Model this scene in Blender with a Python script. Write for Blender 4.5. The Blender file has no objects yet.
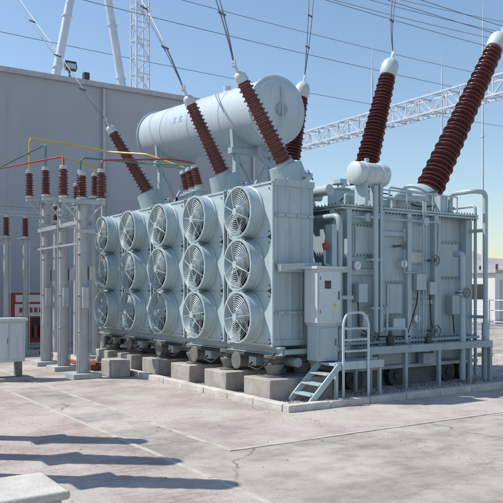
import bpy, math, random
from mathutils import Vector, Matrix
random.seed(7)
scene=bpy.context.scene
rad=math.radians

# ---------------------------------------------------------------- materials
def mat(name, col, rough=0.5, metal=0.0, var=0.12, scale=3.0, streak=0.0, bump=0.0, bscale=40.0, dirt=None, grime=0.0):
    m=bpy.data.materials.new(name); m.use_nodes=True
    nt=m.node_tree; N=nt.nodes; L=nt.links
    b=N["Principled BSDF"]
    b.inputs["Roughness"].default_value=rough; b.inputs["Metallic"].default_value=metal
    tc=N.new("ShaderNodeTexCoord")
    n=N.new("ShaderNodeTexNoise"); n.inputs["Scale"].default_value=scale; n.inputs["Detail"].default_value=4
    L.new(tc.outputs["Object"],n.inputs["Vector"])
    r=N.new("ShaderNodeValToRGB")
    r.color_ramp.elements[0].position=0.3; r.color_ramp.elements[1].position=0.7
    r.color_ramp.elements[0].color=(*[c*(1-var) for c in col],1)
    r.color_ramp.elements[1].color=(*[min(1,c*(1+var)) for c in col],1)
    L.new(n.outputs["Fac"],r.inputs["Fac"])
    out=r.outputs["Color"]
    if streak>0:
        mp=N.new("ShaderNodeMapping"); mp.inputs["Scale"].default_value=(9,9,0.5)
        L.new(tc.outputs["Object"],mp.inputs["Vector"])
        n2=N.new("ShaderNodeTexNoise"); n2.inputs["Scale"].default_value=1.3; n2.inputs["Detail"].default_value=3
        L.new(mp.outputs["Vector"],n2.inputs["Vector"])
        r2=N.new("ShaderNodeValToRGB"); r2.color_ramp.elements[0].position=0.50; r2.color_ramp.elements[1].position=0.76
        r2.color_ramp.elements[0].color=(0,0,0,1); r2.color_ramp.elements[1].color=(streak,)*3+(1,)
        L.new(n2.outputs["Fac"],r2.inputs["Fac"])
        mx=N.new("ShaderNodeMixRGB"); mx.inputs["Color2"].default_value=(*(dirt or (0.2,0.17,0.13)),1)
        L.new(r2.outputs["Color"],mx.inputs["Fac"]); L.new(out,mx.inputs["Color1"]); out=mx.outputs["Color"]
    if grime>0:
        n4=N.new("ShaderNodeTexNoise"); n4.inputs["Scale"].default_value=7; n4.inputs["Detail"].default_value=5; n4.inputs["Roughness"].default_value=.7
        L.new(tc.outputs["Object"],n4.inputs["Vector"])
        r4=N.new("ShaderNodeValToRGB"); r4.color_ramp.elements[0].position=0.58; r4.color_ramp.elements[1].position=0.78
        r4.color_ramp.elements[0].color=(0,0,0,1); r4.color_ramp.elements[1].color=(grime,)*3+(1,)
        L.new(n4.outputs["Fac"],r4.inputs["Fac"])
        mx=N.new("ShaderNodeMixRGB"); mx.inputs["Color2"].default_value=(.13,.115,.09,1)
        L.new(r4.outputs["Color"],mx.inputs["Fac"]); L.new(out,mx.inputs["Color1"]); out=mx.outputs["Color"]
        mr=N.new("ShaderNodeMath"); mr.operation='MULTIPLY_ADD'; mr.inputs[1].default_value=.35; mr.inputs[2].default_value=rough-.14
        L.new(n4.outputs["Fac"],mr.inputs[0]); L.new(mr.outputs[0],b.inputs["Roughness"])
    L.new(out,b.inputs["Base Color"])
    if bump>0:
        n3=N.new("ShaderNodeTexNoise"); n3.inputs["Scale"].default_value=bscale; n3.inputs["Detail"].default_value=4
        L.new(tc.outputs["Object"],n3.inputs["Vector"])
        bp=N.new("ShaderNodeBump"); bp.inputs["Strength"].default_value=bump; bp.inputs["Distance"].default_value=0.02
        L.new(n3.outputs["Fac"],bp.inputs["Height"]); L.new(bp.outputs["Normal"],b.inputs["Normal"])
    return m

PAINT=mat("grey_green_paint",(0.385,0.475,0.50),0.40,0,0.07,1.6,streak=0.30,grime=.28)
PAINT2=mat("weathered_paint",(0.32,0.40,0.42),0.45,0,0.11,2.2,streak=0.45,grime=.45)
FANP=mat("fan_paint",(0.41,0.505,0.53),0.36,0,0.06,3,streak=0.2,grime=.18)
BLADE=mat("fan_blade",(0.32,0.37,0.39),0.4,0.2,0.1,5)
LIGHTP=mat("light_grey_paint",(0.52,0.585,0.60),0.38,0,0.05,2,streak=0.25,grime=.15)
CONSP=mat("conservator_paint",(0.47,0.545,0.575),0.36,0,0.05,1.2,streak=0.15,grime=.10)
DARK=mat("dark_steel",(0.06,0.06,0.06),0.55,0.3,0.3,6)
MIDG=mat("mid_grey_cast",(0.17,0.175,0.17),0.6,0.2,0.25,8,streak=0.4)
PORC=mat("brown_porcelain",(0.150,0.050,0.040),0.26,0,0.2,3)
PORCD=mat("dark_brown_porcelain",(0.105,0.034,0.033),0.26,0,0.2,3)
GALV=mat("galvanised_steel",(0.46,0.48,0.50),0.45,0.4,0.12,5)
WHITEG=mat("grey_white_steel",(0.53,0.59,0.66),0.5,0.0,0.06,2,streak=0.15)
ALU=mat("aluminium",(0.6,0.6,0.6),0.35,0.9,0.05,5)
CONC=mat("concrete",(0.38,0.36,0.33),0.9,0,0.2,4,streak=0.4,bump=0.35,grime=.5)
POLEC=mat("pole_concrete",(0.42,0.44,0.44),0.85,0,0.1,3,streak=0.45,bump=0.15)
KERB=mat("kerb_concrete",(0.53,0.50,0.455),0.9,0,0.16,5,bump=0.35,grime=.4)
EDGE=mat("dusty_edging",(0.46,0.42,0.37),0.9,0,0.2,3,bump=0.3,grime=.6)
YEL=mat("yellow_paint",(0.58,0.40,0.08),0.45)
GRN=mat("green_paint",(0.05,0.18,0.13),0.45)
RED=mat("red_paint",(0.38,0.045,0.04),0.45)
BLUE=mat("blue_paint",(0.20,0.33,0.52),0.5)
WHITE=mat("white_paint",(0.70,0.70,0.68),0.4,0,0.04)
GLASS=mat("dark_glass",(0.03,0.035,0.04),0.08)
BLACK=mat("black_rubber",(0.02,0.02,0.02),0.7)
WIRE=mat("conductor",(0.15,0.165,0.19),0.5,0.5)
WALLM=mat("rendered_wall",(0.42,0.43,0.46),0.9,0,0.06,0.5,streak=0.14,bump=0.15,bscale=12,dirt=(0.30,0.30,0.31))
COPE=mat("coping",(0.47,0.47,0.49),0.8,0,0.08,2,streak=0.3)
LABEL=mat("label_plate",(0.62,0.62,0.56),0.5)
GRAV=mat("gravel_stones",(0.42,0.36,0.33),0.9,0,0.35,9)
TIMB=mat("red_brown_timber",(.25,.08,.05),.8)

# ---------------------------------------------------------------- mesh builder
def frame(d):
    d=Vector(d).normalized()
    a=Vector((0,0,1)) if abs(d.z)<0.9 else Vector((1,0,0))
    u=d.cross(a).normalized(); w=d.cross(u).normalized()
    return d,u,w
class B:
    def __init__(s): s.v=[];s.f=[];s.m=[];s.sm=[];s.mats=[];s.cur=0
    def use(s,m):
        if m not in s.mats: s.mats.append(m)
        s.cur=s.mats.index(m); return s
    def add(s,vs,fs,smooth=False):
        o=len(s.v); s.v+= [tuple(x) for x in vs]
        for f in fs: s.f.append([o+i for i in f]); s.m.append(s.cur); s.sm.append(smooth)
    def box(s,c,d,R=None):
        vs=[]
        for x in(-1,1):
            for y in(-1,1):
                for z in(-1,1):
                    p=Vector((x*d[0]/2,y*d[1]/2,z*d[2]/2))
                    if R is not None: p=R@p
                    vs.append(Vector(c)+p)
        s.add(vs,[(0,1,3,2),(4,6,7,5),(0,4,5,1),(2,3,7,6),(0,2,6,4),(1,5,7,3)])
    def bb(s,x0,x1,y0,y1,z0,z1): s.box(((x0+x1)/2,(y0+y1)/2,(z0+z1)/2),(x1-x0,y1-y0,z1-z0))
    def beam(s,p0,p1,w,h=None):
        h=h or w; p0=Vector(p0);p1=Vector(p1); d,u,q=frame(p1-p0); vs=[]
        for p in(p0,p1):
            for a,b in((-1,-1),(1,-1),(1,1),(-1,1)): vs.append(p+u*a*w/2+q*b*h/2)
        s.add(vs,[(0,1,2,3),(7,6,5,4),(0,4,5,1),(1,5,6,2),(2,6,7,3),(3,7,4,0)])
    def cyl(s,p0,p1,r0,r1=None,n=16,cap=True):
        p0=Vector(p0);p1=Vector(p1)
        L=(p1-p0).length
        r1=r0 if r1 is None else r1
        pr=[(0,r0),(L,r1)]
        s.lathe(p0,p1,pr,n,cap)
    def lathe(s,p0,p1,prof,n=20,cap=True):
        p0=Vector(p0); d,u,w=frame(Vector(p1)-p0); vs=[]
        for t,r in prof:
            for i in range(n):
                a=2*math.pi*i/n; vs.append(p0+d*t+(u*math.cos(a)+w*math.sin(a))*r)
        fs=[]
        for k in range(len(prof)-1):
            for i in range(n):
                j=(i+1)%n; fs.append((k*n+i,(k+1)*n+i,(k+1)*n+j,k*n+j))
        s.add(vs,fs,True)
        if cap:
            o=len(s.v)-len(vs)
            s.f.append([o+i for i in range(n)]); s.m.append(s.cur); s.sm.append(False)
            k=(len(prof)-1)*n
            s.f.append([o+k+i for i in reversed(range(n))]); s.m.append(s.cur); s.sm.append(False)
    def tube(s,pts,r,n=8):
        pts=[Vector(p) for p in pts]; vs=[]; u=None
        for i,p in enumerate(pts):
            d=(pts[min(i+1,len(pts)-1)]-pts[max(i-1,0)]).normalized()
            if u is None: _,u,_=frame(d)
            u=(u-d*u.dot(d)).normalized(); w=d.cross(u)
            for k in range(n):
                a=2*math.pi*k/n; vs.append(p+(u*math.cos(a)+w*math.sin(a))*r)
        fs=[]
        for k in range(len(pts)-1):
            for i in range(n):
                j=(i+1)%n; fs.append((k*n+i,k*n+j,(k+1)*n+j,(k+1)*n+i))
        fs.append(tuple(range(n))); fs.append(tuple((len(pts)-1)*n+i for i in range(n)))
        s.add(vs,fs,True)
    def pipe(s,pts,r,n=10,bend=None):
        bend=bend or r*2.5
        pts=[Vector(p) for p in pts]; out=[pts[0]]
        for i in range(1,len(pts)-1):
            a=(pts[i-1]-pts[i]); b=(pts[i+1]-pts[i])
            k=min(bend,a.length*.45,b.length*.45)
            A=pts[i]+a.normalized()*k; C=pts[i]+b.normalized()*k
            for t in (0,.25,.5,.75,1): out.append(A*(1-t)**2+pts[i]*2*t*(1-t)+C*t*t)
        out.append(pts[-1]); s.tube(out,r,n)
    def torus(s,c,ax,R,r,N=32,n=5):
        d,u,w=frame(ax); c=Vector(c); vs=[]
        for i in range(N):
            a=2*math.pi*i/N; e=u*math.cos(a)+w*math.sin(a)
            for k in range(n):
                b=2*math.pi*k/n; vs.append(c+e*(R+r*math.cos(b))+d*r*math.sin(b))
        fs=[]
        for i in range(N):
            I=(i+1)%N
            for k in range(n):
                K=(k+1)%n; fs.append((i*n+k,I*n+k,I*n+K,i*n+K))
        s.add(vs,fs,True)
    def prism(s,pts,off):
        n=len(pts); off=Vector(off); vs=[Vector(p) for p in pts]+[Vector(p)+off for p in pts]
        s.add(vs,[tuple(range(n)),tuple(reversed(range(n,2*n)))]+[(i,i+n,(i+1)%n+n,(i+1)%n) for i in range(n)])
    def mesh(s,name):
        me=bpy.data.meshes.new(name); me.from_pydata(s.v,[],s.f)
        for m in s.mats: me.materials.append(m)
        me.polygons.foreach_set("material_index",s.m); me.polygons.foreach_set("use_smooth",s.sm)
        me.update()
        import bmesh
        bm=bmesh.new(); bm.from_mesh(me); bmesh.ops.recalc_face_normals(bm,faces=bm.faces); bm.to_mesh(me); bm.free()
        me.set_sharp_from_angle(angle=rad(40))
        return me
    def obj(s,name,parent=None,bevel=0):
        me=s.mesh(name); o=bpy.data.objects.new(name,me); scene.collection.objects.link(o)
        if parent: attach(o,parent)
        if bevel:
            b=o.modifiers.new("bevel","BEVEL"); b.width=bevel; b.segments=2; b.limit_method='ANGLE'; b.angle_limit=rad(50)
        return o
def empty(name,loc):
    e=bpy.data.objects.new(name,None); e.location=loc; scene.collection.objects.link(e); return e
def attach(o,e):
    o.parent=e; o.matrix_parent_inverse=Matrix.Translation(-Vector(e.location))

def sheds(L,r0,r1,n,k=1.45,t0=0.0):
    pr=[]; p=L/n
    for i in range(n):
        c=r0+(r1-r0)*(i+.5)/n; kk=k if i%2==0 else 1+(k-1)*.72
        t=t0+p*i
        pr+=[(t,c),(t+p*.18,c*kk*.985),(t+p*.30,c*kk),(t+p*.42,c*kk*.97),(t+p*.62,c*1.05)]
    pr.append((t0+L,r1)); return pr
def bushing(b,p0,p1,r0,r1,n,por,capr,caplen,term=True):
    p0=Vector(p0);p1=Vector(p1);L=(p1-p0).length;d=(p1-p0)/L
    b.use(GALV); b.lathe(p0-d*.10,p1,[(0,r0*1.9),(.05,r0*1.9),(.05,r0*1.5),(.16,r0*1.25)],24)
    b.use(por); b.lathe(p0,p1,sheds(L-.08,r0,r1,n,t0=.05),24)
    b.use(LIGHTP); q=p1-d*.04
    b.lathe(q,q+d,[(0,r1*1.3),(.06,capr),(caplen*.6,capr),(caplen*.8,capr*.85),(caplen,capr*.45)],20)
    if term:
        b.use(ALU); b.cyl(q+d*caplen,q+d*(caplen+.18),.025,n=8); b.box(q+d*(caplen+.16),(.03,.12,.10))
    return q+d*(caplen+.15)
def arc(p0,p1,mid,n=18):
    p0=Vector(p0);p1=Vector(p1);m=Vector(mid)
    return [p0*(1-t)**2+m*2*t*(1-t)+p1*t*t for t in [i/n for i in range(n+1)]]
def cat(p0,p1,sag,n=40):
    p0=Vector(p0);p1=Vector(p1)
    return [p0.lerp(p1,i/n)-Vector((0,0,4*sag*(i/n)*(1-i/n))) for i in range(n+1)]

# ================================================================ TRANSFORMER
T=empty("power_transformer",(3.3,4.5,0))
FY=[1.55,2.97,4.39,5.81,7.23]; FZ=[1.27,2.10,2.93]

f=B().use(FANP)
pr=[(0,.378),(0,.408),(.03,.413),(.045,.398),(.20,.398),(.21,.415),(.24,.415),(.24,.37),(.045,.37),(0,.378)]
f.lathe((0,0,0),(1,0,0),pr,48,cap=False)
for R in [.06+.032*i for i in range(10)]:
    f.torus((-.012-.03*(1-(R/.39)**2),0,0),(1,0,0),R,.0042,36,4)
for i in range(8):
    a=2*math.pi*i/8+.2; c,s_=math.cos(a),math.sin(a)
    f.tube([(-.045,.05*c,.05*s_),(-.036,.2*c,.2*s_),(-.018,.32*c,.32*s_),(0.0,.39*c,.39*s_)],.0065,5)
f.lathe((-.05,0,0),(1,0,0),[(0,.06),(.012,.065),(.02,.065)],20)
f.use(BLADE)
f.lathe((.06,0,0),(1,0,0),[(0,.05),(.02,.095),(.12,.10)],24)
for i in range(6):
    a=2*math.pi*i/6; vs=[]
    for rr,w,tw in((.09,.07,.55),(.2,.11,.42),(.30,.14,.33),(.355,.13,.28)):
        for sgn in(-1,1):
            aa=a+sgn*w/rr*.75
            vs.append((.12+sgn*tw*w*.8,rr*math.cos(aa),rr*math.sin(aa)))
    f.add(vs,[(0,1,3,2),(2,3,5,4),(4,5,7,6)],True)
f.use(DARK); f.cyl((.10,0,0),(.24,0,0),.09,n=16)
f.lathe((.232,0,0),(1,0,0),[(0,.368),(.006,.368)],32)
for a in(0,math.pi/2): f.beam((.22,-.37*math.cos(a),-.37*math.sin(a)),(.22,.37*math.cos(a),.37*math.sin(a)),.04,.02)
fanme=f.mesh("cooling_fan")
k=0
for y in FY:
    for z in FZ:
        k+=1; o=bpy.data.objects.new("cooling_fan_%d"%k,fanme); scene.collection.objects.link(o)
        o.location=(.10,y,z); o.rotation_euler=(random.uniform(0,6.28),0,0); attach(o,T)

# radiators
r=B()
for yc in FY:
    r.use(PAINT)
    n=22
    for i in range(n):
        y=yc-.62+1.24*i/(n-1)
        w=.022 if i not in(0,n-1) else .03
        r.bb(.37,1.13,y-w/2,y+w/2,.87,3.38)
    for z in(3.28,.98):
        r.cyl((.62,yc-.64,z),(.62,yc+.64,z),.05,n=14)
        r.cyl((.95,yc-.645,z),(.95,yc+.645,z),.05,n=14)
        r.cyl((1.1,yc,z),(1.78,yc,z),.075,n=16)
        r.cyl((1.30,yc,z),(1.33,yc,z),.13,n=16); r.cyl((1.36,yc,z),(1.39,yc,z),.13,n=16)
    for z in FZ:
        m=32; vs=[];fs=[]; hy,hz=.655,.4135
        for i in range(m):
            a=2*math.pi*(i+.5)/m; c,s_=math.cos(a),math.sin(a)
            kk=min(hy/abs(c) if abs(c)>1e-6 else 9,hz/abs(s_) if abs(s_)>1e-6 else 9)
            vs.append((.34,yc+.365*c,z+.365*s_)); vs.append((.34,yc+c*kk,z+s_*kk))
        for i in range(m):
            j=(i+1)%m; fs.append((2*i,2*i+1,2*j+1,2*j))
        r.use(FANP); r.add(vs,fs)
        r.use(MIDG)
        for (dy,dz) in((-.56,-.33),(-.56,.33),(.56,-.33),(.56,.33)): r.cyl((.325,yc+dy,z+dz),(.34,yc+dy,z+dz),.014,n=6)
    r.use(FANP)
    r.bb(.325,.36,yc-.66,yc-.63,.86,3.345); r.bb(.325,.36,yc+.63,yc+.66,.86,3.345)
    for z in (.85,3.35): r.bb(.325,.36,yc-.66,yc+.66,z-.015,z+.015)
    r.use(PAINT)
    r.bb(.36,1.14,yc-.66,yc-.64,3.30,3.40); r.bb(.36,1.14,yc+.64,yc+.66,3.30,3.40)
    r.bb(.36,1.14,yc-.66,yc-.64,.84,.93); r.bb(.36,1.14,yc+.64,yc+.66,.84,.93)
    r.use(MIDG); r.tube([(.31,yc+.68,.9),(.31,yc+.68,3.3)],.012,6)
    r.use(PAINT)
    for yy in(yc-.5,yc+.5): r.torus((.75,yy,3.43),(0,1,0),.035,.010,12,5)
r.use(PAINT)
for x in (.46,.68,.90,1.08): r.cyl((x,.918,.93),(x,.918,3.32),.020,n=8)
for z in (1.35,2.1,2.85): r.bb(.38,1.12,.885,.900,z-.02,z+.02)
r.use(MIDG)
for z in (1.35,2.1,2.85):
    for x in(.42,.57,.79,1.0): r.cyl((x,.875,z),(x,.885,z),.010,n=6)
r.obj("radiators",T)

u=B().use(PAINT2)
for x in(.42,1.08):
    u.bb(x-.05,x+.05,.75,8.05,.80,.83); u.bb(x-.05,x+.05,.75,8.05,.70,.715); u.bb(x-.01,x+.01,.75,8.05,.715,.80)
for y in [.8,1.5,2.25,2.95,3.7,4.4,5.1,5.8,6.5,7.2,8.0]: u.bb(.45,1.75,y-.04,y+.04,.715,.79)
u.cyl((.75,.8,.58),(.75,8.0,.58),.075,n=16)
PY=[1.05,2.3,3.55,4.8,6.05,7.3]
for y in PY:
    for x in(.45,1.0):
        u.use(MIDG)
        yy=y+random.uniform(-.04,.04)
        u.lathe((x,yy,.36),(x,yy,1),[(0,.17),(.03,.17),(.03,.10),(.10,.12),(.16,.155),(.18,.16),(.20,.16),(.21,.12),(.28,.10),(.30,.16),(.345,.16)],20)
        u.use(DARK)
        for i in range(8):
            a=i*math.pi/4; u.cyl((x+.145*math.cos(a),yy+.145*math.sin(a),.53),(x+.145*math.cos(a),yy+.145*math.sin(a),.59),.012,n=6)
for y in FY:
    u.use(PAINT2); u.cyl((.75,y,.58),(.75,y,.95),.06,n=12); u.cyl((.75,y,.74),(.75,y,.77),.11,n=12)
    u.use(MIDG); u.cyl((.30,y+.3,.56),(.75,y+.3,.56),.11,n=16); u.cyl((.27,y+.3,.56),(.30,y+.3,.56),.14,n=16)
    u.use(PAINT2); u.bb(.36,.50,y-.15,y+.05,.50,.66)
    u.use(BLACK); u.pipe([(.36,y-.05,.55),(.28,y-.05,.50),(.26,y-.35,.46),(.30,y-.6,.60),(.38,y-.66,.74)],.014,6)
u.use(DARK); u.pipe([(.36,.8,.675),(.36,8.0,.675)],.02,6); u.pipe([(.33,.8,.66),(.33,3.0,.65),(.33,8.0,.66)],.012,6)
u.obj("radiator_support_and_pumps",T,bevel=.004)

# tank
t=B().use(PAINT)
TX0,TX1,TY0,TY1=1.75,4.95,0.95,8.3
t.bb(TX0,3.95,TY0,TY1,.42,3.02)
t.bb(3.95,TX1,TY0+.22,TY1-.2,.42,3.02)
t.bb(TX0-.08,TX1+.06,TY0-.08,TY1+.08,3.02,3.055)
t.bb(TX0-.08,TX1+.06,TY0-.08,TY1+.08,3.065,3.10)
t.bb(TX0-.08,TX1+.08,TY0-.09,TY1+.08,.80,.85)
t.bb(TX0-.02,TX1+.02,TY0-.10,TY1+.05,.36,.42)
for x in(1.83,2.55,3.20,3.87):
    t.bb(x-.05,x+.05,TY0-.10,TY0,.85,3.02); t.bb(x-.05,x+.05,TY0-.07,TY0,.42,.80)
for x in(4.10,4.88):
    t.bb(x-.05,x+.05,TY0+.05,TY0+.22,.85,3.02); t.bb(x-.05,x+.05,TY0+.05,TY0+.22,.42,.80)
for y in [1.1+.9*i for i in range(8)]:
    t.bb(TX0-.1,TX0,y-.05,y+.05,.85,3.02); t.bb(TX1,TX1+.1,y-.05,y+.05,.85,3.02)
t.bb(1.90,2.50,TY0-.05,TY0,1.95,2.05)
t.bb(2.60,3.15,TY0-.05,TY0,2.62,2.70)
t.bb(3.25,3.82,TY0-.05,TY0,1.45,1.53)
def cover(x0,x1,z0,z1,y):
    t.use(PAINT2); t.bb(x0,x1,y-.03,y,z0,z1); t.use(PAINT); t.bb(x0+.05,x1-.05,y-.05,y-.03,z0+.05,z1-.05)
    t.use(DARK)
    for i in range(7):
        for z in(z0+.025,z1-.025): t.cyl((x0+.03+(x1-x0-.06)*i/6,y-.045,z),(x0+.03+(x1-x0-.06)*i/6,y-.03,z),.010,n=6)
cover(2.66,3.10,1.25,1.85,TY0); cover(1.95,2.45,2.25,2.8,TY0); cover(4.2,4.8,1.9,2.6,TY0+.22)
t.use(LABEL); t.bb(3.32,3.62,TY0-.02,TY0,2.18,2.36)
t.use(PAINT2); t.bb(3.28,3.66,TY0-.012,TY0-.001,2.14,2.40)
t.use(DARK)
for i in range(44):
    x=TX0-.03+(TX1-TX0+.04)*i/43; t.cyl((x,TY0-.05,2.99),(x,TY0-.05,3.13),.011,n=6); t.cyl((x,TY0-.06,.77),(x,TY0-.06,.88),.011,n=6)
for i in range(80):
    y=TY0+.1+(TY1-TY0-.2)*i/79; t.cyl((TX0-.05,y,2.99),(TX0-.05,y,3.13),.011,n=6)
t.use(PAINT)
for x in(2.2,3.55): t.bb(x-.14,x+.14,TY0-.22,TY0-.09,.42,.60); t.cyl((x,TY0-.16,2.90),(x,TY0-.0,2.90),.07,n=14)
t.use(DARK)
for x in(2.05,3.0,4.3,4.75):
    t.cyl((x,TY0+.02,.22),(x,TY0+.14,.22),.19,n=20)
    t.cyl((x,TY0-.0,.22),(x,TY0+.02,.22),.07,n=12)
t.use(MIDG)
t.bb(TX0+.05,TX1-.05,TY0+.15,TY0+.35,.05,.36); t.bb(TX0+.05,TX1-.05,TY1-.4,TY1-.2,.05,.36); t.bb(TX0+.1,TX0+.3,TY0+.4,TY1-.4,.05,.36); t.bb(TX1-.3,TX1-.1,TY0+.4,TY1-.4,.05,.36)
t.obj("tank",T,bevel=.006)

# tank side fittings
s=B().use(PAINT2)
s.bb(1.95,4.98,.52,.60,.66,.78); s.bb(1.95,4.98,.60,.86,.74,.775)
for x in(2.0,2.8,3.6,4.4,4.95): s.bb(x-.03,x+.03,.53,.59,.04,.66)
s.use(PAINT)
s.pipe([(4.28,.80,2.35),(4.28,.62,2.35),(4.28,.62,.10)],.055,12)
s.cyl((4.28,.62,1.6),(4.28,.62,1.64),.10,n=14); s.cyl((4.28,.62,1.66),(4.28,.62,1.70),.10,n=14)
s.pipe([(4.95,.66,.05),(4.95,.66,3.50),(4.62,.66,3.50),(4.62,1.2,3.50),(4.62,1.2,3.1)],.045,12,bend=.12)
s.cyl((4.95,.66,0.05),(4.95,.66,1.1),.07,n=12)
s.pipe([(5.02,.95,.1),(5.02,.95,3.28),(5.02,1.6,3.28)],.03,8)
s.pipe([(1.62,.86,.5),(1.62,.86,2.9),(1.62,1.5,2.9)],.05,12)
s.pipe([(2.30,.74,1.0),(2.30,.74,3.42)],.045,12); s.pipe([(2.42,.74,1.0),(2.42,.74,3.42)],.03,10)
s.pipe([(2.42,.74,1.2),(2.42,.74,1.05),(3.0,.74,1.05),(3.0,.74,.8)],.028,8)
s.pipe([(2.52,.80,2.95),(2.52,.80,1.45),(2.52,.70,1.40),(2.52,.70,.85)],.02,8)
s.pipe([(3.5,.82,3.25),(3.5,.82,.9)],.018,8); s.pipe([(3.56,.82,3.25),(3.56,.82,.9)],.014,8)
s.pipe([(1.9,.82,2.9),(3.9,.82,2.9),(3.9,.9,1.2)],.016,8)
s.pipe([(3.05,.83,2.75),(3.05,.83,2.0),(3.4,.83,2.0),(3.4,.83,1.0)],.014,8)
for z in(1.4,2.2,2.9): s.bb(2.22,2.50,.74,.90,z-.02,z+.02)
for z in(1.2,2.8): s.bb(4.92,4.98,.66,1.17,z-.03,z+.03)
s.bb(2.70,2.98,.74,.90,1.02,1.22); s.bb(3.30,3.52,.78,.94,1.70,1.98); s.bb(1.95,2.14,.76,.94,1.50,1.80)
s.bb(3.62,3.80,.78,.95,1.62,1.84); s.bb(4.45,4.70,1.0,1.17,1.25,1.6); s.bb(2.08,2.2,.8,.94,1.1,1.3)
s.use(MIDG)
for (x,y,z,R) in((3.68,.70,2.22,.09),(3.68,.68,.98,.10),(2.15,.66,.95,.09),(4.28,.52,1.65,.08),(2.90,.68,2.45,.06)):
    s.torus((x,y,z),(0,1,0),R,.012,20,6); s.cyl((x,y,z),(x,y+.26,z),.022,n=8)
    for a in(0,1.05,2.1): s.beam((x-R*math.cos(a),y,z-R*math.sin(a)),(x+R*math.cos(a),y,z+R*math.sin(a)),.013)
s.use(LIGHTP)
for (x,z) in((3.06,2.15),(3.38,1.2),(2.0,2.1)):
    s.cyl((x,.84,z),(x,.95,z),.075,n=24)
s.use(WHITE)
for (x,z) in((3.06,2.15),(3.38,1.2),(2.0,2.1)): s.cyl((x,.836,z),(x,.84,z),.058,n=20)
s.use(DARK)
for (x,z) in((3.06,2.15),(3.38,1.2),(2.0,2.1)): s.beam((x-.02,.834,z-.03),(x+.02,.834,z+.035),.008,.003)
s.lathe((2.55,.66,.775),(2.55,.66,2),[(0,.07),(.15,.07),(.19,.03),(.24,.03)],14)
s.lathe((3.45,.66,.775),(3.45,.66,2),[(0,.06),(.10,.06),(.13,.03),(.17,.03)],14)
s.use(BLACK)
s.pipe([(2.02,.86,1.5),(2.02,.84,1.1),(2.3,.84,.92),(3.2,.84,.90)],.012,6); s.pipe([(3.7,.86,1.62),(3.72,.86,1.2),(3.8,.86,.9)],.010,6)
s.pipe([(3.4,.85,1.7),(3.36,.85,1.45),(3.15,.85,.95)],.010,6); s.pipe([(4.55,1.08,1.25),(4.55,1.05,.9)],.012,6)
s.use(RED); s.cyl((1.30,.80,2.34),(1.30,.84,2.44),.045,n=14); s.cyl((1.30,.82,2.44),(1.30,.82,2.50),.015,n=8)
s.use(PAINT); s.pipe([(1.30,.84,2.34),(1.30,.84,2.1),(1.7,.9,2.1)],.02,8)
s.bb(1.42,1.52,.80,.98,1.0,2.75)
s.obj("side_pipework_and_fittings",T,bevel=.004)

o_=B().use(LIGHTP)
def drum(b,p0,p1,R,n=36):
    p0=Vector(p0);p1=Vector(p1);L=(p1-p0).length
    b.lathe(p0,p1,[(-.045,.02),(-.035,R*.5),(-.018,R*.85),(0,R*.985),(.02,R),(L-.02,R),(L,R*.985),(L+.018,R*.85),(L+.035,R*.5),(L+.045,.02)],n)
drum(o_,(1.92,.85,3.62),(2.58,.85,3.62),.19)
o_.torus((2.08,.85,3.62),(1,0,0),.192,.012,36,5); o_.torus((2.42,.85,3.62),(1,0,0),.192,.012,36,5)
o_.use(PAINT)
for x in(2.08,2.42): o_.bb(x-.03,x+.03,.72,.98,3.1,3.46)
o_.cyl((2.2,.85,3.8),(2.2,.85,3.88),.04,n=12); o_.pipe([(2.5,.85,3.45),(2.5,.85,3.25),(2.5,1.3,3.25)],.025,8)
o_.obj("oil_vessel",T)

# cover clutter
c=B().use(PAINT)
c.pipe([(1.5,.95,3.32),(1.5,8.1,3.32)],.09,16)
for y in FY: c.cyl((1.5,y,3.1),(1.5,y,3.34),.07,n=12); c.cyl((1.5,y+.3,3.32),(1.5,y+.34,3.32),.15,n=16); c.cyl((1.5,y+.36,3.32),(1.5,y+.40,3.32),.15,n=16)
c.pipe([(3.2,1.25,3.1),(3.2,1.25,3.38),(4.1,1.25,3.38),(4.1,2.4,3.38),(4.1,2.4,3.1)],.05,12)
c.pipe([(2.9,1.6,3.1),(2.9,1.6,3.55),(2.9,3.2,3.60),(2.6,4.6,4.5),(2.6,4.6,4.8)],.06,12)
c.cyl((2.9,2.2,3.57),(2.9,2.5,3.58),.12,n=16); c.bb(2.82,2.98,2.25,2.45,3.66,3.78)
c.pipe([(1.95,1.1,3.12),(1.95,1.1,3.30),(3.8,1.1,3.30),(3.8,1.1,3.12)],.022,8)
c.pipe([(3.0,1.15,3.1),(3.0,1.15,3.5),(4.55,1.5,3.5),(4.55,1.5,3.1)],.02,8)
for (x,y,h,R) in((2.75,1.3,.32,.14),(3.45,1.35,.22,.2),(3.85,1.6,.4,.12),(2.3,1.7,.35,.18),(4.5,1.35,.2,.1),(3.3,2.3,.45,.22)):
    c.cyl((x,y,3.1),(x,y,3.1+h),R,n=20); c.cyl((x,y,3.1+h),(x,y,3.13+h),R*1.25,n=20)
c.bb(2.55,2.95,1.75,2.1,3.1,3.5); c.bb(3.6,3.95,2.0,2.3,3.1,3.42); c.bb(4.35,4.55,1.2,1.35,3.1,3.45)
c.use(MIDG)
for (x,y,z,R) in((3.45,1.35,3.42,.1),(4.1,1.15,3.5,.08),(2.3,1.7,3.56,.09)):
    c.torus((x,y,z),(0,0,1),R,.012,18,5); c.cyl((x,y,z-.12),(x,y,z),.015,n=6); c.beam((x-R,y,z),(x+R,y,z),.012)
c.use(GALV)
for x in(2.65,3.3,3.95,4.6): c.cyl((x,1.02,3.1),(x,1.02,3.42),.014,n=8)
c.tube([(2.65,1.02,3.42),(4.6,1.02,3.42)],.014,8)
c.use(BLACK)
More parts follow.
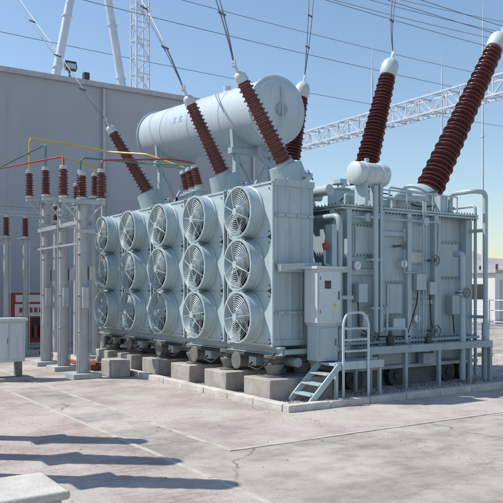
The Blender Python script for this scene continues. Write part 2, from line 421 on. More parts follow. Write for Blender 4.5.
c.pipe([(2.6,1.2,3.14),(3.1,1.5,3.5),(3.9,1.3,3.2),(4.7,1.4,3.35)],.014,6,bend=.3); c.pipe([(2.0,1.3,3.2),(2.4,1.5,3.4),(2.8,1.4,3.2)],.012,6,bend=.2)
c.obj("cover_pipework",T,bevel=.005)

# conservator
cv=B().use(CONSP)
C0=Vector((2.6,3.94,5.37)); C1=Vector((2.6,9.35,5.74)); CR=.66
cd=(C1-C0).normalized(); CL=(C1-C0).length
cv.lathe(C0,C1,[(-.10,.02),(-.09,.3),(-.05,.52),(0,.63),(.03,.655),(.03,.70),(.06,.70),(.06,CR),(CL-.06,CR),(CL-.06,.70),(CL-.03,.70),(CL-.03,.655),(CL,.63),(CL+.05,.5),(CL+.09,.3),(CL+.1,.02)],56)
for tt in(1.3,2.7,4.1): cv.torus(C0+cd*tt,cd,CR+.001,.008,56,4)
cv.use(PAINT)
for tt in(.9,4.5):
    q=C0+cd*tt
    for dx in(-.45,.45):
        cv.beam((q.x+dx,q.y,3.1),(q.x+dx,q.y,q.z-.42),.12,.10)
    cv.bb(q.x-.6,q.x+.6,q.y-.08,q.y+.08,q.z-.86,q.z-.74)
    cv.beam((q.x-.45,q.y,3.2),(q.x+.45,q.y,q.z-.85),.06); cv.beam((q.x+.45,q.y,3.2),(q.x-.45,q.y,q.z-.85),.06)
    cv.prism([(q.x-.55,q.y-.05,q.z-.75),(q.x+.55,q.y-.05,q.z-.75),(q.x+.58,q.y-.05,q.z-.36),(q.x-.58,q.y-.05,q.z-.36)],(0,.1,0))
q=C0-cd*.09
cv.use(PAINT2); cv.cyl(q-cd*.06,q,.13,n=24)
cv.use(GALV); cv.tube([C0+Vector((0.0,-.12,.45)),C0+Vector((0,-.16,.2)),C0+Vector((0,-.16,-.3)),C0+Vector((0,-.12,-.5))],.018,8)
cv.use(CONSP); cv.cyl(C0+cd*2+Vector((0,0,.6)),C0+cd*2+Vector((0,0,.80)),.09,n=16); cv.cyl(C0+cd*.6+Vector((0,0,.6)),C0+cd*.6+Vector((0,0,.74)),.06,n=16)
cv.use(BLUE)
def patch(t0,t1,a0,a1):
    vs=[];n=5
    for i in range(n+1):
        a=a0+(a1-a0)*i/n
        for tt in(t0,t1):
            vs.append(C0+cd*tt+Vector((-math.cos(a),0,math.sin(a)))*(CR+.004))
    cv.add(vs,[(2*i,2*i+1,2*i+3,2*i+2) for i in range(n)])
for t0 in(2.95,3.25):
    patch(t0,t0+.16,.24,.265); patch(t0+.03,t0+.13,.16,.18); patch(t0+.07,t0+.09,.08,.32); patch(t0,t0+.02,.06,.13); patch(t0+.14,t0+.16,.06,.13)
cv.obj("conservator",T)

# bushings
bz=B(); tips=[]
for (p0,p1,tb) in (((1.72,2.5,3.98),(.80,2.5,5.36),(2.05,2.5,3.08)),((1.72,4.66,4.08),(.95,4.66,5.45),(2.05,4.66,3.08)),((1.72,8.2,4.10),(.80,8.3,5.52),(2.05,8.0,3.08))):
    d=(Vector(p1)-Vector(p0)).normalized()
    bz.use(PAINT); L=(Vector(p0)-Vector(tb)).length
    bz.lathe(tb,p0,[(0,.40),(.04,.40),(.04,.34),(L*.45,.34),(L*.5,.36),(L*.55,.34),(L-.02,.30)],28)
    q=Vector(p0)-d*.12
    bz.use(LIGHTP); bz.lathe(q-d*.32,q+d,[(0,.34),(.03,.37),(.08,.37),(.10,.30),(.30,.22),(.42,.17)],28)
    bz.use(MIDG)
    for i in range(10):
        a=i*math.pi/5; _,uu,ww=frame(d); e=(uu*math.cos(a)+ww*math.sin(a))*.34
        bz.cyl(q-d*.36+e,q-d*.2+e,.015,n=6)
    tips.append(bushing(bz,p0,p1,.125,.095,18,PORC,.11,.18))
hv=[((4.72,1.9,3.55),(6.80,1.9,6.85),(4.25,1.9,3.08)),((4.87,4.0,3.85),(5.72,4.0,6.62),(4.5,4.0,3.08)),((4.95,7.0,3.85),(5.52,7.0,6.75),(4.5,7.0,3.08))]
for (p0,p1,tb) in hv:
    bz.use(PAINT); L=(Vector(p0)-Vector(tb)).length
    bz.lathe(tb,p0,[(0,.5),(.05,.5),(.05,.42),(L*.6,.42),(L*.62,.47),(L*.7,.47),(L*.72,.40),(L-.03,.34)],32)
    tips.append(bushing(bz,p0,p1,.205,.135,36,PORCD,.20,.42))
for (x,y) in((1.55,5.35),(1.62,5.75),(1.70,6.15)):
    bz.use(PAINT); bz.cyl((x+.15,y,3.1),(x,y,3.78),.13,n=18); bz.cyl((x,y,3.78),(x,y,3.82),.17,n=18)
    bushing(bz,(x,y,3.88),(x-.12,y,4.32),.075,.06,7,PORC,.06,.07,False)
bz.use(PAINT); bz.bb(1.3,2.0,5.1,6.4,3.1,3.3)
bz.obj("bushings",T)

# control cabinets, platform, stair and handrail
m=B().use(LIGHTP)
m.bb(.82,1.28,.42,.74,1.20,2.02); m.bb(.78,1.32,.38,.78,2.02,2.06)
m.bb(.845,1.255,.405,.42,1.24,1.98)
m.use(MIDG); m.bb(1.215,1.235,.385,.405,1.55,1.68); m.bb(.86,.87,.395,.405,1.35,1.40); m.bb(.86,.87,.395,.405,1.85,1.90)
m.use(GLASS); m.bb(.95,1.07,.398,.405,1.72,1.84)
m.use(YEL); m.prism([(1.12,.400,1.44),(1.19,.400,1.44),(1.155,.400,1.505)],(0,.004,0))
m.use(PAINT); m.bb(.86,1.24,.44,.72,.62,1.16); m.bb(.84,1.26,.42,.74,1.16,1.20); m.bb(.885,1.215,.425,.44,.66,1.12)
m.use(MIDG); m.bb(1.17,1.185,.41,.425,.85,.95)
m.use(PAINT); m.beam((.40,.86,2.05),(1.05,.62,2.08),.09,.09); m.bb(.4,1.8,.78,.86,1.98,2.08); m.bb(1.0,1.1,.62,.80,1.98,2.05)
m.bb(1.28,1.75,.66,.72,1.55,1.61)
m.obj("control_cabinet",T,bevel=.006)
w=B().use(PAINT)
w.bb(.98,1.95,.18,.84,.56,.60)
w.bb(.98,1.95,.17,.20,.50,.62)
for x in(1.02,1.9): w.bb(x-.025,x+.025,.20,.25,.04,.56); w.bb(x-.025,x+.025,.76,.81,.04,.56)
for y in(.10,.58):
    w.beam((.42,y,.05),(.98,y,.58),.03,.09)
for i in range(3):
    z=.17+.14*i; x=.54+.155*i
    w.bb(x-.09,x+.09,.115,.565,z-.012,z+.012)
w.use(LIGHTP)
w.pipe([(1.10,.15,.05),(1.10,.15,1.22),(1.18,.15,1.36),(1.50,.15,1.36),(1.60,.15,1.22),(1.60,.15,.05)],.021,10,bend=.1)
w.pipe([(1.10,.15,.95),(1.60,.15,.95)],.017,8); w.pipe([(1.10,.15,.78),(1.60,.15,.78)],.017,8); w.pipe([(1.10,.15,1.12),(1.60,.15,1.12)],.017,8)
w.pipe([(1.60,.15,1.1),(1.60,.82,1.1)],.018,8)
w.obj("service_platform_and_steps",T,bevel=.003)
pd=B().use(CONC)
for y in PY: pd.bb(.14,1.35,y-.36,y+.36,.0,.36)
pd.bb(1.7,5.0,.98,8.3,0,.05)
pd.obj("concrete_plinths",T,bevel=.015)

# ================================================================ KERB + GRAVEL
kb=B().use(KERB)
def kerbrow(a,b_):
    a=Vector(a);b_=Vector(b_); L=(b_-a).length; n=max(1,round(L/.75)); d=(b_-a)/n
    for i in range(n):
        p=a+d*i+d*.008; q=a+d*(i+1)-d*.008
        z=.10+random.uniform(-.006,.006)
        x0,x1=min(p.x,q.x),max(p.x,q.x); y0,y1=min(p.y,q.y),max(p.y,q.y)
        jj=random.uniform(-.006,.006)
        if x1-x0<.01: x0-=.075-jj;x1+=.075+jj
        else: y0-=.075-jj;y1+=.075+jj
        kb.bb(x0,x1,y0,y1,-.02,z)
kerbrow((0.0,.08,0),(0.0,11.2,0)); kerbrow((-.075,0,0),(9.0,0,0)); kerbrow((9.075,.08,0),(9.075,11.2,0)); kerbrow((-.075,11.28,0),(9,11.28,0))
kb.obj("kerb",None,bevel=.012)

gv=B().use(GRAV)
gv.add([(.075,.075,.035),(9,.075,.035),(9,11.2,.035),(.075,11.2,.035)],[(0,1,2,3)])
for i in range(8000):
    if i<6500: x=random.uniform(.08,1.8) if i%2 else random.uniform(.08,8); y=random.uniform(.08,11) if i%2 else random.uniform(.08,.98)
    else: x=random.uniform(.08,8.9); y=random.uniform(.08,11.1)
    r_=random.uniform(.012,.032); vs=[]
    a0=random.uniform(0,6)
    for dx,dy,dz in((1,0,0),(0,1,0),(-1,0,0),(0,-1,0),(0,0,.8),(0,0,-.5)):
        k_=r_*random.uniform(.7,1.2); vs.append((x+k_*(dx*math.cos(a0)-dy*math.sin(a0)),y+k_*(dx*math.sin(a0)+dy*math.cos(a0)),.04+k_*dz))
    gv.add(vs,[(0,1,4),(1,2,4),(2,3,4),(3,0,4),(1,0,5),(2,1,5),(3,2,5),(0,3,5)])
gv.obj("gravel_bed")

# ================================================================ GROUND
def ramp(N,L,src,p0,c0,p1,c1):
    r=N.new("ShaderNodeValToRGB"); e=r.color_ramp.elements; e[0].position=p0;e[0].color=(*c0,1);e[1].position=p1;e[1].color=(*c1,1)
    L.new(src,r.inputs["Fac"]); return r.outputs["Color"]
def mixc(N,L,fac,a,b,mode='MIX'):
    m=N.new("ShaderNodeMixRGB"); m.blend_type=mode
    for k_,v in((0,fac),(1,a),(2,b)):
        if isinstance(v,(float,int)): m.inputs[k_].default_value=v
        elif isinstance(v,tuple): m.inputs[k_].default_value=(*v,1)
        else: L.new(v,m.inputs[k_])
    return m.outputs[0]
def groundmat():
    m=bpy.data.materials.new("dusty_concrete"); m.use_nodes=True; nt=m.node_tree;N=nt.nodes;L=nt.links
    b=N["Principled BSDF"]; b.inputs["Roughness"].default_value=.95
    tc=N.new("ShaderNodeTexCoord")
    def noise(sc,det=5,ro=.6,vec=None):
        n=N.new("ShaderNodeTexNoise"); n.inputs["Scale"].default_value=sc; n.inputs["Detail"].default_value=det; n.inputs["Roughness"].default_value=ro
        L.new(vec or tc.outputs["Object"],n.inputs["Vector"]); return n
    n1=noise(.45); n2=noise(2.6,7,.72); n3=noise(75,3)
    col=ramp(N,L,n1.outputs["Fac"],.35,(.38,.345,.305),.65,(.52,.48,.43))
    col=mixc(N,L,.8,col,ramp(N,L,n2.outputs["Fac"],.36,(.62,.61,.60),.56,(1,1,1)),'MULTIPLY')
    col=mixc(N,L,.75,col,ramp(N,L,n3.outputs["Fac"],.3,(.75,.75,.75),.6,(1.05,1.05,1.05)),'MULTIPLY')
    dn=noise(1.2,4)
    va=N.new("ShaderNodeVectorMath"); va.operation='MULTIPLY_ADD'; L.new(dn.outputs["Color"],va.inputs[0]); va.inputs[1].default_value=(.7,.7,0); L.new(tc.outputs["Object"],va.inputs[2])
    vo=N.new("ShaderNodeTexVoronoi"); vo.feature='DISTANCE_TO_EDGE'; vo.inputs["Scale"].default_value=.42; L.new(va.outputs[0],vo.inputs["Vector"])
    ck=ramp(N,L,vo.outputs["Distance"],.003,(.9,.9,.9),.009,(0,0,0))
    ms=ramp(N,L,n1.outputs["Fac"],.42,(0,0,0),.52,(1,1,1))
    cf=mixc(N,L,1.0,ck,ms,'MULTIPLY')
    col=mixc(N,L,cf,col,(.14,.12,.10))
    mp=N.new("ShaderNodeMapping"); mp.inputs["Scale"].default_value=(.25,1.3,1); mp.inputs["Rotation"].default_value=(0,0,.2); L.new(tc.outputs["Object"],mp.inputs["Vector"])
    n5=noise(1.1,5,.6,mp.outputs["Vector"])
    col=mixc(N,L,.6,col,ramp(N,L,n5.outputs["Fac"],.36,(.58,.58,.58),.52,(1,1,1)),'MULTIPLY')
    L.new(col,b.inputs["Base Color"])
    bp=N.new("ShaderNodeBump"); bp.inputs["Strength"].default_value=.4; bp.inputs["Distance"].default_value=.01
    L.new(n3.outputs["Fac"],bp.inputs["Height"]); L.new(bp.outputs["Normal"],b.inputs["Normal"])
    return m
def pavermat(name,dust0,dust1):
    m=bpy.data.materials.new(name); m.use_nodes=True; nt=m.node_tree;N=nt.nodes;L=nt.links
    b=N["Principled BSDF"]; b.inputs["Roughness"].default_value=.9
    tc=N.new("ShaderNodeTexCoord")
    br=N.new("ShaderNodeTexBrick"); br.inputs["Scale"].default_value=1.0
    br.inputs["Brick Width"].default_value=.22; br.inputs["Row Height"].default_value=.11; br.inputs["Mortar Size"].default_value=.006
    br.inputs["Color1"].default_value=(.38,.275,.26,1); br.inputs["Color2"].default_value=(.49,.385,.36,1); br.inputs["Mortar"].default_value=(.23,.20,.18,1)
    L.new(tc.outputs["Object"],br.inputs["Vector"])
    def noise(sc,det,ro):
        n=N.new("ShaderNodeTexNoise"); n.inputs["Scale"].default_value=sc; n.inputs["Detail"].default_value=det; n.inputs["Roughness"].default_value=ro
        L.new(tc.outputs["Object"],n.inputs["Vector"]); return n.outputs["Fac"]
    n1=noise(1.0,7,.68); n2=noise(.5,5,.6); n3=noise(45,3,.6)
    col=mixc(N,L,ramp(N,L,n1,.38,(dust0,)*3,.60,(dust1,)*3),br.outputs["Color"],(.48,.44,.39))
    col=mixc(N,L,.85,col,ramp(N,L,n2,.38,(.68,.67,.66),.56,(1,1,1)),'MULTIPLY')
    col=mixc(N,L,.7,col,ramp(N,L,n3,.3,(.75,.75,.75),.6,(1.05,1.05,1.05)),'MULTIPLY')
    L.new(col,b.inputs["Base Color"])
    bp=N.new("ShaderNodeBump"); bp.inputs["Strength"].default_value=.35; bp.inputs["Distance"].default_value=.01; bp.invert=True
    L.new(br.outputs["Fac"],bp.inputs["Height"]); L.new(bp.outputs["Normal"],b.inputs["Normal"])
    return m
GM=groundmat(); PV=pavermat("pink_pavers",.12,.88); PV2=pavermat("dusty_pavers",.35,.95)
g=B().use(GM); g.add([(-2500,-2500,0),(2500,-2500,0),(2500,2500,0),(-2500,2500,0)],[(0,1,2,3)]); g.obj("ground")
p=B()
def sheet(x0,x1,y0,y1,z=.004): p.add([(x0,y0,z),(x1,y0,z),(x1,y1,z),(x0,y1,z)],[(0,1,2,3)])
p.use(PV2); sheet(-1.95,-.09,-1.6,13.5); sheet(-.09,24,-1.6,-.09); p.use(PV); sheet(-9.5,-2.75,-12,13.5)
p.obj("paved_path")
ed=B().use(EDGE)
def edge(x0,x1,y0,y1):
    L=max(x1-x0,y1-y0); n=int(L/.5)
    for i in range(n):
        h_=random.uniform(.006,.011); j=random.uniform(-.004,.004)
        if x1-x0>y1-y0: a=x0+L*i/n; ed.bb(a+.003,a+L/n-.003,y0+j,y1+j,-.01,h_)
        else: a=y0+L*i/n; ed.bb(x0+j,x1+j,a+.003,a+L/n-.003,-.01,h_)
edge(-2.75,-2.69,-12,13.5); edge(-2.01,-1.95,-1.66,13.5); edge(-1.95,24,-1.66,-1.6); ed.obj("path_edging",None)
st=B().use(GRAV)
for i in range(1500):
    x=random.uniform(-6,9); y=random.uniform(-7,4)
    if random.random()<.4:
        if random.random()<.5: x=-.09-abs(random.gauss(0,.15))
        else: y=-.09-abs(random.gauss(0,.12))
    if x>-.08 and y>-.08: continue
    r_=random.choice([.005,.006,.008,.012])
    vs=[(x+r_*dx*random.uniform(.6,1.3),y+r_*dy*random.uniform(.6,1.3),.006+r_*dz) for dx,dy,dz in((1,0,0),(0,1,0),(-1,0,0),(0,-1,0),(0,0,.7))]
    st.add(vs,[(0,1,4),(1,2,4),(2,3,4),(3,0,4)])
st.obj("loose_pebbles")

# ================================================================ BUILDING
BE=empty("substation_building",(-5,17,0))
b=B().use(WALLM); b.bb(-28,11,14.6,21.5,0,8.35); b.obj("walls",BE)
b=B().use(COPE)
b.bb(-28.1,11.1,14.48,21.6,8.35,8.52); b.bb(-28.02,11.02,14.55,21.52,0,.5)
b.obj("coping_and_plinth",BE,bevel=.02)
b=B().use(COPE)
for x in(-24,-18,-12,-6,0,6): b.bb(x-.012,x+.012,14.590,14.598,.5,8.35)
b.bb(-28,11,14.585,14.597,4.30,4.33)
b.use(GALV); b.cyl((3.1,14.5,.5),(3.1,14.5,8.3),.055,n=10); b.cyl((9.0,14.5,.5),(9.0,14.5,8.3),.055,n=10)
b.obj("joints_and_downpipes",BE)
b=B().use(GLASS)
for x in(-22,-17,-12,-7): b.bb(x-.9,x+.9,14.56,14.59,5.2,6.6)
b.use(COPE)
for x in(-22,-17,-12,-7):
    for x_ in(x-.95,x,x+.95): b.bb(x_-.04,x_+.04,14.54,14.6,5.15,6.65)
b.obj("windows",BE)
fl=B().use(DARK)
fx=2.0
fl.cyl((fx,14.7,8.5),(fx,14.7,8.80),.03,n=8); fl.box((fx,14.6,8.90),(.36,.18,.26),Matrix.Rotation(rad(-25),3,'X'))
fl.use(LIGHTP); fl.box((fx,14.50,8.88),(.30,.02,.20),Matrix.Rotation(rad(-25),3,'X'))
fl.use(DARK); fl.box((fx+.55,14.7,8.66),(.18,.2,.26))
fl.obj("floodlight",BE)

# ================================================================ BUS SUPPORT POSTS
def ins(b,x,y,z0,h,r=.06,n=9,por=PORC):
    b.use(GALV); b.cyl((x,y,z0),(x,y,z0+.05),r*1.5,n=16)
    b.use(por); b.lathe((x,y,z0+.05),(x,y,z0+1),sheds(h-.12,r,r*.9,n,1.7),18)
    b.use(GALV); b.cyl((x,y,z0+h-.07),(x,y,z0+h),r*1.3,n=16)
def post(name,x,y,H,R=.10,h=.62,arms=True):
    b=B().use(POLEC); b.lathe((x,y,0),(x,y,1),[(0,R*1.15),(H,R*.9)],20)
    b.bb(x-.28,x+.28,y-.28,y+.28,-.01,.10)
    b.use(GALV)
    b.bb(x-.16,x+.16,y-.16,y+.16,H,H+.02)
    if arms:
        b.bb(x-.45,x+.45,y-.04,y+.04,H+.02,H+.10)
        ins(b,x-.38,y,H+.10,h); ins(b,x+.38,y,H+.10,h); ins(b,x,y+.02,H+.10,h*.85)
        b.use(GALV); b.bb(x-.06,x+.06,y-.18,y+.18,1.35,1.75); b.cyl((x-.13,y-.05,.1),(x-.13,y-.05,H),.018,n=8); b.cyl((x+.12,y-.06,.1),(x+.12,y-.06,2.0),.014,n=8)
        for z in(.9,1.6,2.4,2.7,H-.3): b.torus((x,y,z),(0,0,1),R*1.06,.014,20,5)
        b.bb(x+.10,x+.22,y-.1,y+.1,1.9,2.15)
        b.bb(x-.2,x+.2,y-.13,y-.10,H-.55,H-.48); b.beam((x-.4,y,H+.03),(x-.05,y,H-.35),.035); b.beam((x+.4,y,H+.03),(x+.05,y,H-.35),.035)
    else:
        ins(b,x,y,H+.02,h)
        b.use(GALV); b.cyl((x+R*1.3,y-.04,.1),(x+R*1.3,y-.04,H),.014,n=6)
    return b.obj(name,None,bevel=.003)
for (x,y,H) in((-1.0,5.4,3.35),(-.86,6.93,3.55),(-.84,8.15,3.65)): post("bus_support_post",x,y,H)
for (x,y,H) in((-.9,11.3,3.05),(-.4,11.3,3.05),(.1,10.3,3.3),(.62,8.95,3.95),(.25,9.2,3.7),(1.35,10.2,4.2)): post("insulator_post",x,y,H,.07,.60,False)

def busbar(name,m_,pts,r=.03):
    b=B().use(m_); b.pipe(pts,r,8,bend=.12); return b.obj(name)
busbar("yellow_busbar",YEL,[(-1.22,8.15,4.3),(-1.22,8.15,5.10),(-.2,8.15,5.05),(.6,8.0,4.95),(1.0,6.8,4.75),(1.6,6.1,4.40)],.022)
busbar("yellow_busbar",YEL,[(-.46,8.15,4.3),(-.46,8.15,4.75),(.62,8.95,4.75),(.62,8.95,4.55)],.018)
busbar("green_busbar",GRN,[(-1.24,6.93,4.25),(-1.24,6.93,4.75),(-1.3,11.3,4.75),(-1.3,14.4,4.75)],.018)
busbar("red_busbar",RED,[(-1.38,5.4,4.05),(-1.38,5.4,4.25),(-1.9,11.0,4.6),(-1.9,14.4,4.6)],.018)
busbar("green_busbar",GRN,[(-.48,6.93,4.25),(-.48,6.93,4.55),(.8,6.6,4.5),(1.5,5.75,4.40)],.018)
busbar("red_busbar",RED,[(-.62,5.4,4.05),(-.62,5.4,4.25),(.9,5.4,4.42),(1.43,5.35,4.38)],.018)
fr=B().use(GALV)
fr.bb(-.99,-.91,5.4,8.3,3.0,3.08); fr.bb(-1.6,1.5,11.26,11.34,3.64,3.70); fr.bb(-.7,.7,9.08,9.14,3.3,3.38); fr.bb(-.99,-.93,5.4,8.3,2.6,2.64)
fr.obj("post_tie_beam")
tb=B().use(ALU)
tb.tube([(-6,11.3,3.75),(.6,11.3,3.75)],.035,8); tb.tube([(-6,12.0,4.0),(1.6,12.0,4.0)],.03,8)
tb.use(GALV)
for x in(-3.5,-1.5,.8):
    tb.cyl((x,12,0),(x,12,3.35),.06,n=12)
    ins(tb,x,12,3.35,.6); tb.use(GALV)
tb.bb(-3.7,1.0,11.94,12.06,2.9,3.0); tb.bb(-1.6,-1.4,11.85,11.95,1.1,1.6)
for x in(-1.5,.8): tb.cyl((x+.12,11.95,.1),(x+.12,11.95,2.9),.018,n=6)
tb.obj("disconnector_switch",None)

SUN_EL=rad(52)
def arrester(x,y,H,R,h):
    b=B().use(POLEC); b.lathe((x,y,0),(x,y,1),[(0,.15),(H,.13)],20); b.bb(x-.3,x+.3,y-.3,y+.3,-.01,.1)
    b.use(GALV); b.bb(x-.22,x+.22,y-.22,y+.22,H,H+.03)
    b.use(PORC); b.lathe((x,y,H+.03),(x,y,H+2),sheds(h,R,R*.75,12,1.6),20)
    b.use(GALV); b.lathe((x,y,H+h+.03),(x,y,H+h+2),[(0,R*1.2),(.12,R*1.2),(.2,R*.5)],20)
    b.obj("surge_arrester_post",None)
CAM=Vector((-6.036,-8.203,1.7)); RT=Vector((.8355,-.5495,0)); FW=Vector((.5495,.8355,0))
for (rt,fw,H,R,h) in((-3.1,6.7,2.2,.14,1.3),(-3.6,7.55,2.2,.14,1.2),(-4.0,8.5,2.2,.14,1.1)):
    q=CAM+RT*rt+FW*fw; arrester(q.x,q.y,H,R,h)

# ================================================================ CABINETS / BOXES
cb=B().use(LIGHTP)
cb.bb(-2.62,-2.02,5.7,6.1,.35,1.12); cb.bb(-2.66,-1.98,5.66,6.14,1.12,1.17); cb.bb(-2.58,-2.34,5.685,5.70,.40,1.08); cb.bb(-2.31,-2.06,5.685,5.70,.40,1.08)
cb.use(MIDG)
for x in(-2.55,-2.1): cb.bb(x-.03,x+.03,5.72,6.08,.0,.35)
cb.bb(-2.36,-2.345,5.67,5.685,.7,.8); cb.use(CONC); cb.bb(-2.75,-1.9,5.55,6.25,-.01,.06)
cb.obj("terminal_cabinet",None,bevel=.006)
fc=B()
x0,y0=-.40,12.6
fc.use(RED); fc.bb(x0,x0+1.05,y0,y0+.4,.20,1.62); fc.use(WHITE); fc.bb(x0+.08,x0+.97,y0-.02,y0,.95,1.30); fc.use(GLASS); fc.bb(x0+.08,x0+.50,y0-.02,y0,.30,.90); fc.bb(x0+.55,x0+.97,y0-.02,y0,.30,.90)
fc.use(WHITE); fc.bb(x0+.10,x0+.95,y0-.02,y0,1.36,1.56)
fc.use(RED)
for x in(.2,.4,.65,.82): fc.cyl((x0+x,y0-.05,.34),(x0+x,y0-.05,.70),.05,n=12)
for i in range(5): fc.bb(x0+.2+i*.14,x0+.29+i*.14,y0-.025,y0-.02,1.06,1.2)
fc.use(MIDG)
for x in(.1,.95): fc.bb(x0+x-.04,x0+x+.04,y0+.05,y0+.35,0,.2)
fc.obj("fire_equipment_cabinet",None,bevel=.004)
q=B().use(KERB); q.bb(-4.95,-4.38,-3.35,-2.80,-.01,.28); q.bb(-5.0,-4.34,-3.40,-2.76,.28,.34)
q.obj("cable_pit_cover",None,bevel=.02)
q=B().use(CONC); q.bb(-.55,-.18,5.0,5.6,0,.34); q.obj("concrete_block",None,bevel=.02)
q=B().use(TIMB)
for i in range(4): q.bb(-.6,-.12,6.4+i*.28,6.52+i*.28,.0,.10)
q.bb(-.55,-.47,6.3,7.5,.10,.16); q.bb(-.28,-.2,6.3,7.5,.10,.16)
q.obj("timber_pallet")

# ================================================================ GANTRIES
ga=B().use(WHITEG)
ap=(5.7,22.5,19.2)
ga.cyl((2.1,22.5,0),ap,.22,.16,20); ga.cyl((9.1,22.5,0),ap,.22,.16,20)
ga.cyl((3.75,22.5,8.6),(7.55,22.5,8.6),.09,n=12)
for z in(6,9.5,11.2,13.5,16):
    for s_,xb in((1,2.1),(-1,9.1)):
        tt=z/19.2; x=xb+(5.7-xb)*tt; ga.cyl((x,22.5,z),(x,22.5,z+.05),.26-.05*tt,n=20)
def lattice(b,p0,p1,w,n,r=.03,up=(0,0,1)):
    p0=Vector(p0);p1=Vector(p1); d=(p1-p0).normalized(); u_=Vector(up); s_=d.cross(u_).normalized()
    cs=[(a*s_+c_*u_)*w/2 for a,c_ in((-1,-1),(1,-1),(1,1),(-1,1))]
    for e in cs: b.beam(p0+e,p1+e,r*2)
    for i in range(n):
        A=p0.lerp(p1,i/n); Bq=p0.lerp(p1,(i+1)/n)
        for k_ in range(4):
            e0,e1=cs[k_],cs[(k_+1)%4]
            if i%2: e0,e1=e1,e0
            b.beam(A+e0,Bq+e1,r*1.2); b.beam(A+cs[k_],A+cs[(k_+1)%4],r*1.2)
lattice(ga,(8.05,22.5,0),(8.05,22.5,20),.62,26,.03,(0,1,0))
ga.obj("line_gantry")
gb=B().use(WHITEG)
lattice(gb,(17.3,-6,9.5),(17.3,27.5,9.5),.72,44,.035)
for y in(27.5,-6):
    gb.cyl((16.3,y,0),(17.3,y,9.6),.18,.14,16); gb.cyl((18.3,y,0),(17.3,y,9.6),.18,.14,16)
gb.obj("lattice_beam_gantry")
for (x,y,H) in ((16.5,16.2,11.2),(33,27,17),(41,30,23)):
    mp=B().use(WHITEG); mp.cyl((x,y,0),(x,y,H),.12,.05,12); mp.cyl((x,y,H),(x,y,H+1.8),.03,.01,8); mp.cyl((x,y,H*.6),(x,y,H*.6+.1),.16,n=12)
    mp.obj("lightning_mast")

# ================================================================ OVERHEAD LINES
ow=B().use(WIRE)
for (y,z,s_) in((20,13.9,.6),(23,16.6,.8),(17,15.6,.8),(26,13.9,.5),(12.5,14.3,.7),(13.3,14.3,.7)):
    ow.tube(cat((-12,y,z),(60,y+2,z+1.0),s_*1.4,50),.015,5)
for (y,z) in((24,15.5),(25,15.5),(30,19)):
    ow.tube(cat((5.7,y-1,z+3),(70,y-14,z+3),2.5,50),.015,5)
ow.obj("overhead_line")
dc=B().use(WIRE)
ends=[((2,10,14),(.25,2.8,8.2)),((1.5,14,14),(.3,5.8,8.3)),((-.5,18,14),(-.4,9.8,8.0)),((12,3,14),(7.4,2,9)),((10,6,14),(5.7,4.2,9.3)),((8.2,10,14),(5.9,6.9,9.6))]
for tip,(e,mid) in zip(tips,ends):
    for off in(-.07,.08):
        o=Vector((off,off*.4,0)); dc.tube(arc(tip,Vector(e)+o*2.5,Vector(mid)+o*2),.012,6)
    pts=arc(tip,Vector(e),Vector(mid))
    for k_ in(3,6,9,12): dc.beam(pts[k_]-Vector((.10,.04,0)),pts[k_]+Vector((.10,.04,0)),.03)
dc.obj("drop_conductors")
isx=B()
for e in((8.2,10,14.0),(10,6,14),(2,10,14)):
    e=Vector(e); top=e+Vector((.3,2.2,.6))
    isx.use(PORCD); isx.lathe(e,top,sheds(1.6,.05,.05,12,2.6),14)
    isx.use(WIRE); isx.tube([e,top,top+Vector((1,7,1.5))],.014,6)
isx.obj("strain_insulator_string")

# ================================================================ BACKGROUND
HILL=mat("dry_hillside",(.36,.33,.32),1,0,.15,.02)
h=B().use(HILL); n=160; vs=[];fs=[]
for i in range(n+1):
    a=rad(-60+190*i/n); R0=900
    hh=44+14*math.sin(i*.31)+9*math.sin(i*.83+1)+5*math.sin(i*2.1)+random.uniform(-2,2)
    for j,(rr,zz) in enumerate(((R0,-1),(R0+120,hh*.45),(R0+220,hh*.8+random.uniform(-2,2)),(R0+330,hh),(R0+600,0))):
        vs.append((rr*math.cos(a),rr*math.sin(a),zz))
for i in range(n):
    for j in range(4): fs.append((i*5+j,(i+1)*5+j,(i+1)*5+j+1,i*5+j+1))
h.add(vs,fs,True); h.obj("hills")
BWM=mat("boundary_wall_render",(.42,.38,.34),.9,0,.1,.5)
bw=B().use(BWM)
bw.bb(30,150,62,62.3,0,2.4); bw.bb(60,60.3,-60,62,0,2.4); bw.obj("boundary_wall")
ke=B().use(WHITE); kx,ky=24.2,15.6
ke.bb(kx,kx+3.2,ky,ky+2.6,.2,2.55); ke.use(COPE); ke.bb(kx-.15,kx+3.35,ky-.15,ky+2.75,2.55,2.72); ke.bb(kx-.05,kx+3.25,ky-.05,ky+2.65,0,.2)
ke.use(GALV); ke.bb(kx+.4,kx+1.3,ky-.03,ky,.2,2.2); ke.use(GLASS); ke.bb(kx+1.8,kx+2.8,ky-.02,ky,1.2,2.0); ke.bb(kx-.02,kx,ky+.6,ky+1.8,1.2,2.0)
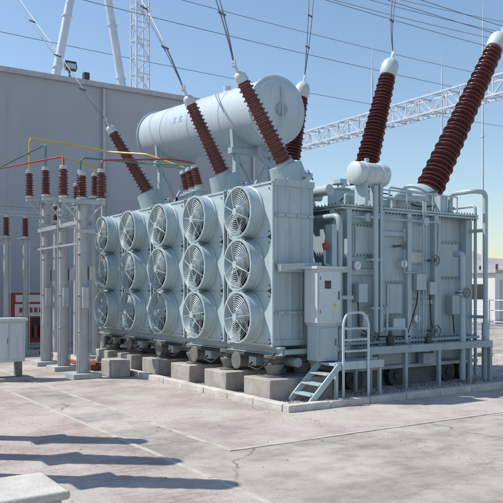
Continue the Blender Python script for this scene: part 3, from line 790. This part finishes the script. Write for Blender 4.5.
ke.obj("relay_kiosk",None,bevel=.02)
fe=B().use(GALV)
for i in range(26):
    y=-2+i*1.5; fe.cyl((20.5,y,0),(20.5,y,1.3),.035,n=6)
for z in(.3,.8,1.25): fe.tube([(20.5,-2,z),(20.5,35.5,z)],.02,6)
fe.obj("railing_fence")
ds=B()
for i in range(14):
    x=22+i*2.3; y=18+(i%4)*3.3
    ds.use(GALV); ds.cyl((x,y,0),(x,y,2.4),.09,n=8); ds.bb(x-.4,x+.4,y-.05,y+.05,2.3,2.4); ds.use(PORC); ds.lathe((x,y,2.4),(x,y,5),sheds(1.1,.09,.07,9,1.5),10)
ds.obj("distant_switchgear")

# ================================================================ LIGHT
sd=(RT*-1+FW*.12).normalized()
w_=bpy.data.worlds.new("World"); scene.world=w_; w_.use_nodes=True
N=w_.node_tree.nodes; L=w_.node_tree.links; bg=N["Background"]
sk=N.new("ShaderNodeTexSky"); sk.sky_type='NISHITA'; sk.sun_disc=False; sk.sun_elevation=SUN_EL
sk.sun_rotation=math.atan2(sd.x,sd.y); sk.altitude=0; sk.air_density=1.25; sk.dust_density=.5; sk.ozone_density=3.0
L.new(sk.outputs["Color"],bg.inputs["Color"]); bg.inputs["Strength"].default_value=.15
sl=bpy.data.lights.new("sun","SUN"); sl.energy=5.0; sl.angle=rad(.6); sl.color=(1,.955,.89)
so=bpy.data.objects.new("sun",sl); scene.collection.objects.link(so)
dirv=Vector((sd.x*math.cos(SUN_EL),sd.y*math.cos(SUN_EL),math.sin(SUN_EL)))
so.rotation_euler=dirv.to_track_quat('Z','Y').to_euler(); so.location=dirv*50
cam=bpy.data.cameras.new("camera"); co=bpy.data.objects.new("camera",cam); scene.collection.objects.link(co)
co.location=CAM; co.rotation_euler=(rad(90),0,-math.atan2(.5495,.8355))
cam.lens=730/503*36; cam.sensor_width=36; cam.shift_y=.0765; cam.clip_end=6000
scene.camera=co
scene.view_settings.view_transform='Standard'; scene.view_settings.look='None'; scene.view_settings.exposure=0
